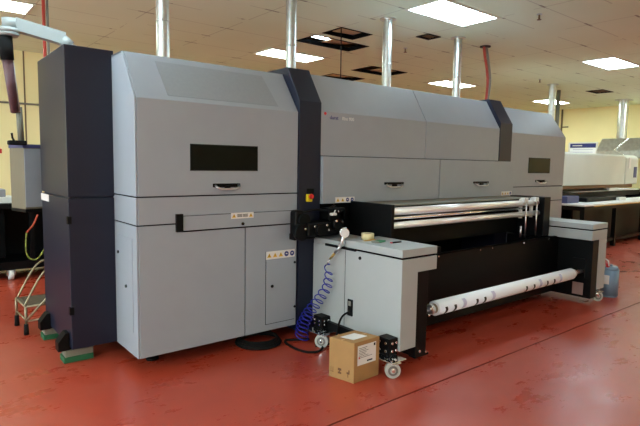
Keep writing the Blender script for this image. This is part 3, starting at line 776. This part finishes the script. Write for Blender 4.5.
for y in (1.50, 1.86):
    MB().tube([(-.50, y, .27), (-.37, y, .52), (-.30, y, .60), (-.22, y, .62), (0, y, .62), (.04, y, .5), (.04, y, .0)], .009, smooth=2).build('handrail', 'handrail', t)
MB().tube([(-.49, 1.48, .14), (-.30, 1.48, .34), (-.1, 1.48, .5)], .010).build('side_rail', 'handrail', t)

# ------------------------------------------------------------------ operator console hung from an arm
t = thing('console_arm', (-.1, 1.3, tz), 'pale grey jointed arm reaching left from the dark tower top', 'support arm')
b = MB().use('arm'); b.cyl((-.10, 1.3, tz), (-.10, 1.3, tz+.10), .055, .048); b.cyl((-.10, 1.3, tz+.0), (-.10, 1.3, tz+.02), .075); b.build('arm_base', None, t)
b = MB().use('arm')
def beam(b, p0, p1, w, h):
    p0 = Vector(p0); p1 = Vector(p1); d = (p1-p0).normalized(); u = Vector((0,1,0)); v = d.cross(u).normalized()
    c_ = [(-w, -h), (w, -h), (w, h), (-w, h)]
    A = [b.bm.verts.new(p0+u*x+v*y) for x, y in c_]; B = [b.bm.verts.new(p1+u*x+v*y) for x, y in c_]
    fs = [b.bm.faces.new(A), b.bm.faces.new(B)]+[b.bm.faces.new([A[i], A[(i+1) % 4], B[(i+1) % 4], B[i]]) for i in range(4)]; b._fin(fs)
beam(b, (-.53, 1.3, 2.715), (-.15, 1.3, 2.655), .045, .052); b.cyl((-.17, 1.3, 2.655), (-.10, 1.3, 2.60), .052, .052); b.cyl((-.10, 1.3, 2.61), (-.10, 1.3, tz+.08), .052, .05)
b.build('arm_beam', None, t)
MB().box(-.50, -.18, 1.256, 1.262, 2.672, 2.682, rot=0).build('groove', 'panel_grey', t)
b = MB().use('arm'); b.cyl((-.56, 1.3, 2.755), (-.56, 1.3, 2.68), .06); b.cyl((-.575, 1.3, 2.675), (-.575, 1.3, 2.64), .082, .085); b.cyl((-.575, 1.3, 2.636), (-.575, 1.3, 2.61), .085, .07); b.build('swivel_joint', None, t)
b = MB().use('rubber'); b.cyl((-.60, 1.3, 2.61), (-.585, 1.32, 2.42), .055, .050); b.build('rubber_boot', None, t)
MB().cyl((-.585, 1.32, 2.44), (-.515, 1.52, 2.01), .042, .032).build('drop_tube', 'tube_brown', t)
MB().cyl((-.545, 1.335, 2.44), (-.475, 1.535, 2.02), .008).build('cable', 'white', t)
MB().cyl((-.475, 1.56, 2.06), (-.455, 1.62, 1.74), .026).build('drop_pole', 'grey_pad', t)
b = MB().use('rubber'); b.box(-.56, -.42, 1.56, 1.68, 1.725, 1.765, bev=.01); b.build('tilt_bracket', None, t)
cpoly = [(-.445, 1.60), (-.295, 1.64), (-.365, 1.92), (-.515, 1.88)]
cn = thing('operator_console', (-.42, 1.8, 1.12), 'grey operator console box hanging by its pole left of the dark tower', 'console')
b = MB().use('tan_metal'); b.prism(cpoly, 1.14, 1.715, 'z', bev=.006); cb = b.build('console_housing', None, cn)
b = MB().use('panel_grey'); b.prism([(-.440, 1.593), (-.297, 1.632), (-.299, 1.641), (-.442, 1.602)], 1.16, 1.695, 'z'); b.build('front_panel', None, cn)
b = MB().use('blue_case'); b.prism([(-.450, 1.594), (-.290, 1.637), (-.362, 1.926), (-.522, 1.884)], 1.700, 1.735, 'z', bev=.004); b.build('top_rim', None, cn)
b = MB().use('black'); b.prism([(-.445, 1.598), (-.293, 1.638), (-.365, 1.922), (-.517, 1.882)], 1.112, 1.142, 'z', bev=.003); b.build('bottom_rim', None, cn)
tag(MB().tube([(-.5, 1.63, 1.74), (-.525, 1.62, 1.79), (-.53, 1.61, 1.83)], .009).build('joystick', 'black'), 'small black lever on top of the operator console', 'lever')

# workbench on casters, far left
t = thing('wheeled_workbench', (-.7, 4.4, 0), 'dark wheeled workbench at the far left behind the dark tower', 'workbench')
Box('bench_top', 'black', t, -2.3, 1.1, 4.0, 4.9, .95, 1.02, bev=.005)
b = MB().use('black'); b.box(-2.3, 1.1, 4.05, 4.85, .135, .24)
for x in (-2.2, -1.0, .0, .35, 1.0): b.box(x, x+.06, 4.05, 4.11, .24, .95); b.box(x, x+.06, 4.79, 4.85, .24, .95)
b.build('bench_frame', None, t)
Box('back_panel', 'black', t, -2.2, 1.05, 4.7, 4.72, .02, .95); Box('bench_drawer', 'seam', t, -1.3, -.28, 4.1, 4.6, .3, .93)
Box('electric_box', 'grey_hose', t, -.62, -.42, 4.02, 4.09, .55, .8, bev=.01)
for x in (-2.1, -.23, .95):
    w = MB().use('white').cyl((x-.03, 4.1, .07), (x+.03, 4.1, .07), .07).build('caster_wheel', None, t)
    MB().prism([(x-.05, .06), (x-.035, .06), (x-.035, .155), (x+.035, .155), (x+.035, .06), (x+.05, .06), (x+.05, .17), (x-.05, .17)], 4.06, 4.14, 'y').build('caster_fork', 'steel', t)
tag(Box('paper_stack', 'white', None, -1.2, -.15, 4.1, 4.5, 1.02, 1.10, bev=.005), 'white paper stack on the far left workbench', 'paper')
tag(Box('plastic_tray', 'panel_grey', None, -1.1, -.25, 4.12, 4.45, 1.10, 1.20, bev=.01), 'pale plastic tray on the paper stack at the far left', 'tray')
tag(MB().cyl((-.50, 4.25, 1.20), (-.50, 4.25, 1.30), .045).cyl((-.50, 4.25, 1.30), (-.50, 4.25, 1.33), .02).build('solvent_bottle', 'blue_case'), 'small dark blue bottle on the far left tray', 'bottle')
tag(Box('fire_extinguisher_sign', 'red', None, -.06, .165, Y1-.012, Y1, 1.70, 1.78), 'small red sign on the cream wall at the left edge', 'sign')
b = MB().use('orange'); b.tube([(.08, 3.93, .865), (.028, 3.93, .734), (-.057, 3.93, .634)], .011, smooth=1)
b.use('earth'); b.tube([(-.057, 3.93, .634), (-.074, 3.93, .476), (-.067, 3.93, .329), (.001, 3.93, .255), (.085, 3.93, .286), (.15, 3.95, .4)], .009, smooth=2)
tag(b.build('earth_cable'), 'orange and yellow green cable looping in front of the far left workbench', 'cable')

# ------------------------------------------------------------------ background on the right
t = thing('flatbed_printer', (10.6, 2.0, 0), 'long light grey printer gantry over a bed, beyond the right cabinet', 'printer')
b = MB().use('cover'); b.prism([(1.3, 1.24), (1.3, 1.90), (1.36, 1.93), (2.9, 1.93), (2.9, 1.24)], 8.0, 12.15, bev=.01); gc = b.build('gantry_cover', None, t)
b = MB().use('cover'); b.prism([(1.28, 1.24), (1.28, 1.86), (1.36, 1.94), (2.9, 1.94), (2.9, 1.24)], 12.15, 12.9, bev=.03); b.build('gantry_end_cap', None, t)
MB().box(12.28, 12.40, 1.27, 1.281, 1.62, 1.88).build('sticker', 'label', t)
MB().box(12.62, 12.78, 1.268, 1.281, 1.40, 1.66, bev=.003).build('control_screen', 'blue_case', t)
Box('gantry_rail', 'brown', t, 8.3, 12.8, 1.36, 2.8, 1.16, 1.24)
Box('printing_bed', 'black', t, 8.9, 13.3, 1.35, 3.0, .97, 1.09, bev=.01)
Box('bed_sheet', 'table_white', t, 9.7, 13.3, 1.38, 2.9, 1.09, 1.105)
Box('base_cabinet', 'black', t, 8.6, 12.0, 1.5, 2.9, .05, .97)
Box('base_cabinet', 'black', t, 12.6, 13.1, 1.6, 2.9, .05, .97)
Box('carriage', 'white', t, 11.35, 11.85, 1.30, 1.36, 1.10, 1.16)
for x in (8.8, 11.8, 12.8): MB().cyl((x, 1.7, 0), (x, 1.7, .05), .06).build('foot', 'black', t)
t = thing('work_table', (10.5, .98, 0), 'white topped table on a dark frame beyond the right pedestal', 'table')
Box('table_top', 'table_white', t, 8.6, 13.2, .62, 1.27, .885, .915, bev=.004); Box('edge_strip', 'wood_edge', t, 9.0, 13.2, .606, .62, .87, .885)
b = MB().use('black'); b.box(8.7, 13.1, .66, 1.24, .80, .885); b.box(8.7, 13.1, .70, .74, .12, .18); b.build('table_frame', None, t)
b = MB().use('black')
for x in (8.75, 10.2, 11.7, 13.0):
    MB().box(x, x+.08, .68, .76, 0, .80).build('leg', 'black', t); MB().box(x, x+.08, 1.14, 1.22, 0, .80).build('leg', 'black', t)
b.bm.free()
Box('skirt_panel', 'black', t, 8.75, 13.0, .9, .92, .04, .80)
MB().tube([(11.75, .72, .78), (13.0, .72, .15)], .02).build('brace', 'black', t)
tag(Box('storage_case', 'blue_case', None, 8.75, 9.25, 1.02, 1.22, .915, 1.05, bev=.01), 'dark blue case on the white table behind the right cabinet', 'case')
tag(Box('equipment_case', 'black', None, 9.5, 11.4, .98, 1.24, .915, 1.0, bev=.01), 'long low black case on the white table under the gantry', 'case')
tag(Box('white_carton', 'white', None, 10.9, 11.25, .9, .97, .915, .98, bev=.003), 'small white carton on the white table', 'carton')

t = thing('dark_bench', (14.8, 1.8, 0), 'dark bench at the far right edge past the white table', 'bench')
Box('bench_body', 'black', t, 13.5, 16.2, .9, 2.9, .08, .98); Box('bench_top', 'black', t, 13.45, 16.25, .85, 2.95, .98, 1.02)
for x, y in ((13.6, 1.0), (16.1, 1.0), (13.6, 2.8), (16.1, 2.8)): MB().cyl((x, y, 0), (x, y, .08), .04).build('foot', 'black', t)
t = thing('storage_rack', (14.4, 3.5, 0), 'dark low storage rack at the far end under the gantry', 'rack')
Box('rack_body', 'black', t, 12.4, 16.2, 3.1, 3.9, .1, 1.15); Box('rack_shelf', 'brown', t, 12.4, 16.2, 3.06, 3.1, .60, .64)
for x in (12.5, 14.3, 16.1): MB().cyl((x, 3.5, 0), (x, 3.5, .1), .04).build('foot', 'black', t)
t = thing('extraction_hood', (15.0, 1.8, 1.93), 'shiny sheet metal extraction hood hanging at the far right', 'hood')
b = MB().use('steel')
lo = [(14.0, .8, 1.93), (16.2, .8, 1.93), (16.2, 2.78, 1.93), (14.0, 2.78, 1.93)]
mi = [(p[0], p[1], 2.10) for p in lo]
up = [(14.1, 1.0, 2.44), (16.0, 1.0, 2.44), (16.0, 2.68, 2.44), (14.1, 2.68, 2.44)]
for A, B in ((lo, mi), (mi, up)):
    for i in range(4): b.poly([A[i], A[(i+1) % 4], B[(i+1) % 4], B[i]])
b.poly(up); b.poly([(p[0], p[1], 2.0) for p in lo])
b.build('canopy', None, t)
b = MB().use('chrome'); b.tube([(14.08, 2.0, 2.43), (13.99, 2.3, 2.12), (13.99, 2.0, 1.95)], .014); b.build('seam_strip', None, t)
MB().cyl((15.08, 2.56, 2.43), (15.08, 2.56, H), .13, seg=32, cap=False).build('duct_tube', 'steel', t)
MB().box(14.90, 15.26, 2.38, 2.74, H-.02, H-.002).build('ceiling_collar', 'steel', t)
for x, y in ((14.3, 1.3), (15.8, 1.3)): MB().cyl((x, y, 2.4), (x, y, H), .01).build('hanger_rod', 'steel', t)

t = thing('wall_poster', (X1-.02, 4.27, 2.0), 'framed poster with a blue heading on the far right wall', 'poster')
MB().box(X1-.02, X1, 3.80, 4.76, 1.70, 2.47).build('frame', 'white', t)
MB().box(X1-.023, X1-.02, 3.86, 4.70, 2.29, 2.43).build('heading_band', 'blue_ink', t)
MB().box(X1-.023, X1-.02, 3.86, 4.70, 1.76, 2.28).build('sheet', 'paper', t)
MB().box(X1-.026, X1-.023, 4.30, 4.62, 2.345, 2.375).build('heading_print', 'label', t)
b = MB().use('faint')
for k in range(5): b.box(X1-.025, X1-.0232, 3.95, 4.6, 2.22-k*.09, 2.24-k*.09)
b.build('print_lines', None, t)

# ------------------------------------------------------------------ camera
f_px, yaw, pitch, roll = 518.57, .6827, -.0941, .0168
fw = Vector((math.sin(yaw)*math.cos(pitch), math.cos(yaw)*math.cos(pitch), math.sin(pitch)))
r = Vector((math.cos(yaw), -math.sin(yaw), 0)); u = r.cross(fw)
r2 = r*math.cos(roll)+u*math.sin(roll); u2 = -r*math.sin(roll)+u*math.cos(roll)
cam = bpy.data.cameras.new('camera'); co = bpy.data.objects.new('camera', cam); COL.objects.link(co)
mw = Matrix.Identity(4)
for i in range(3): mw[i][0] = r2[i]; mw[i][1] = u2[i]; mw[i][2] = -fw[i]; mw[i][3] = (-1.3343, -3.7659, 1.6)[i]
co.matrix_world = mw
cam.sensor_width = 36; cam.lens = f_px*36/640; cam.clip_start = .05; cam.clip_end = 100
S.camera = co

w = bpy.data.worlds.new('world'); S.world = w; w.use_nodes = True
w.node_tree.nodes['Background'].inputs[0].default_value = (.5, .45, .38, 1); w.node_tree.nodes['Background'].inputs[1].default_value = .05

S.cycles.use_denoising = True
S.cycles.max_bounces = 8; S.cycles.diffuse_bounces = 5
S.cycles.sample_clamp_indirect = 8
S.view_settings.view_transform = 'Standard'; S.view_settings.look = 'None'; S.view_settings.gamma = 1; S.view_settings.exposure = .85
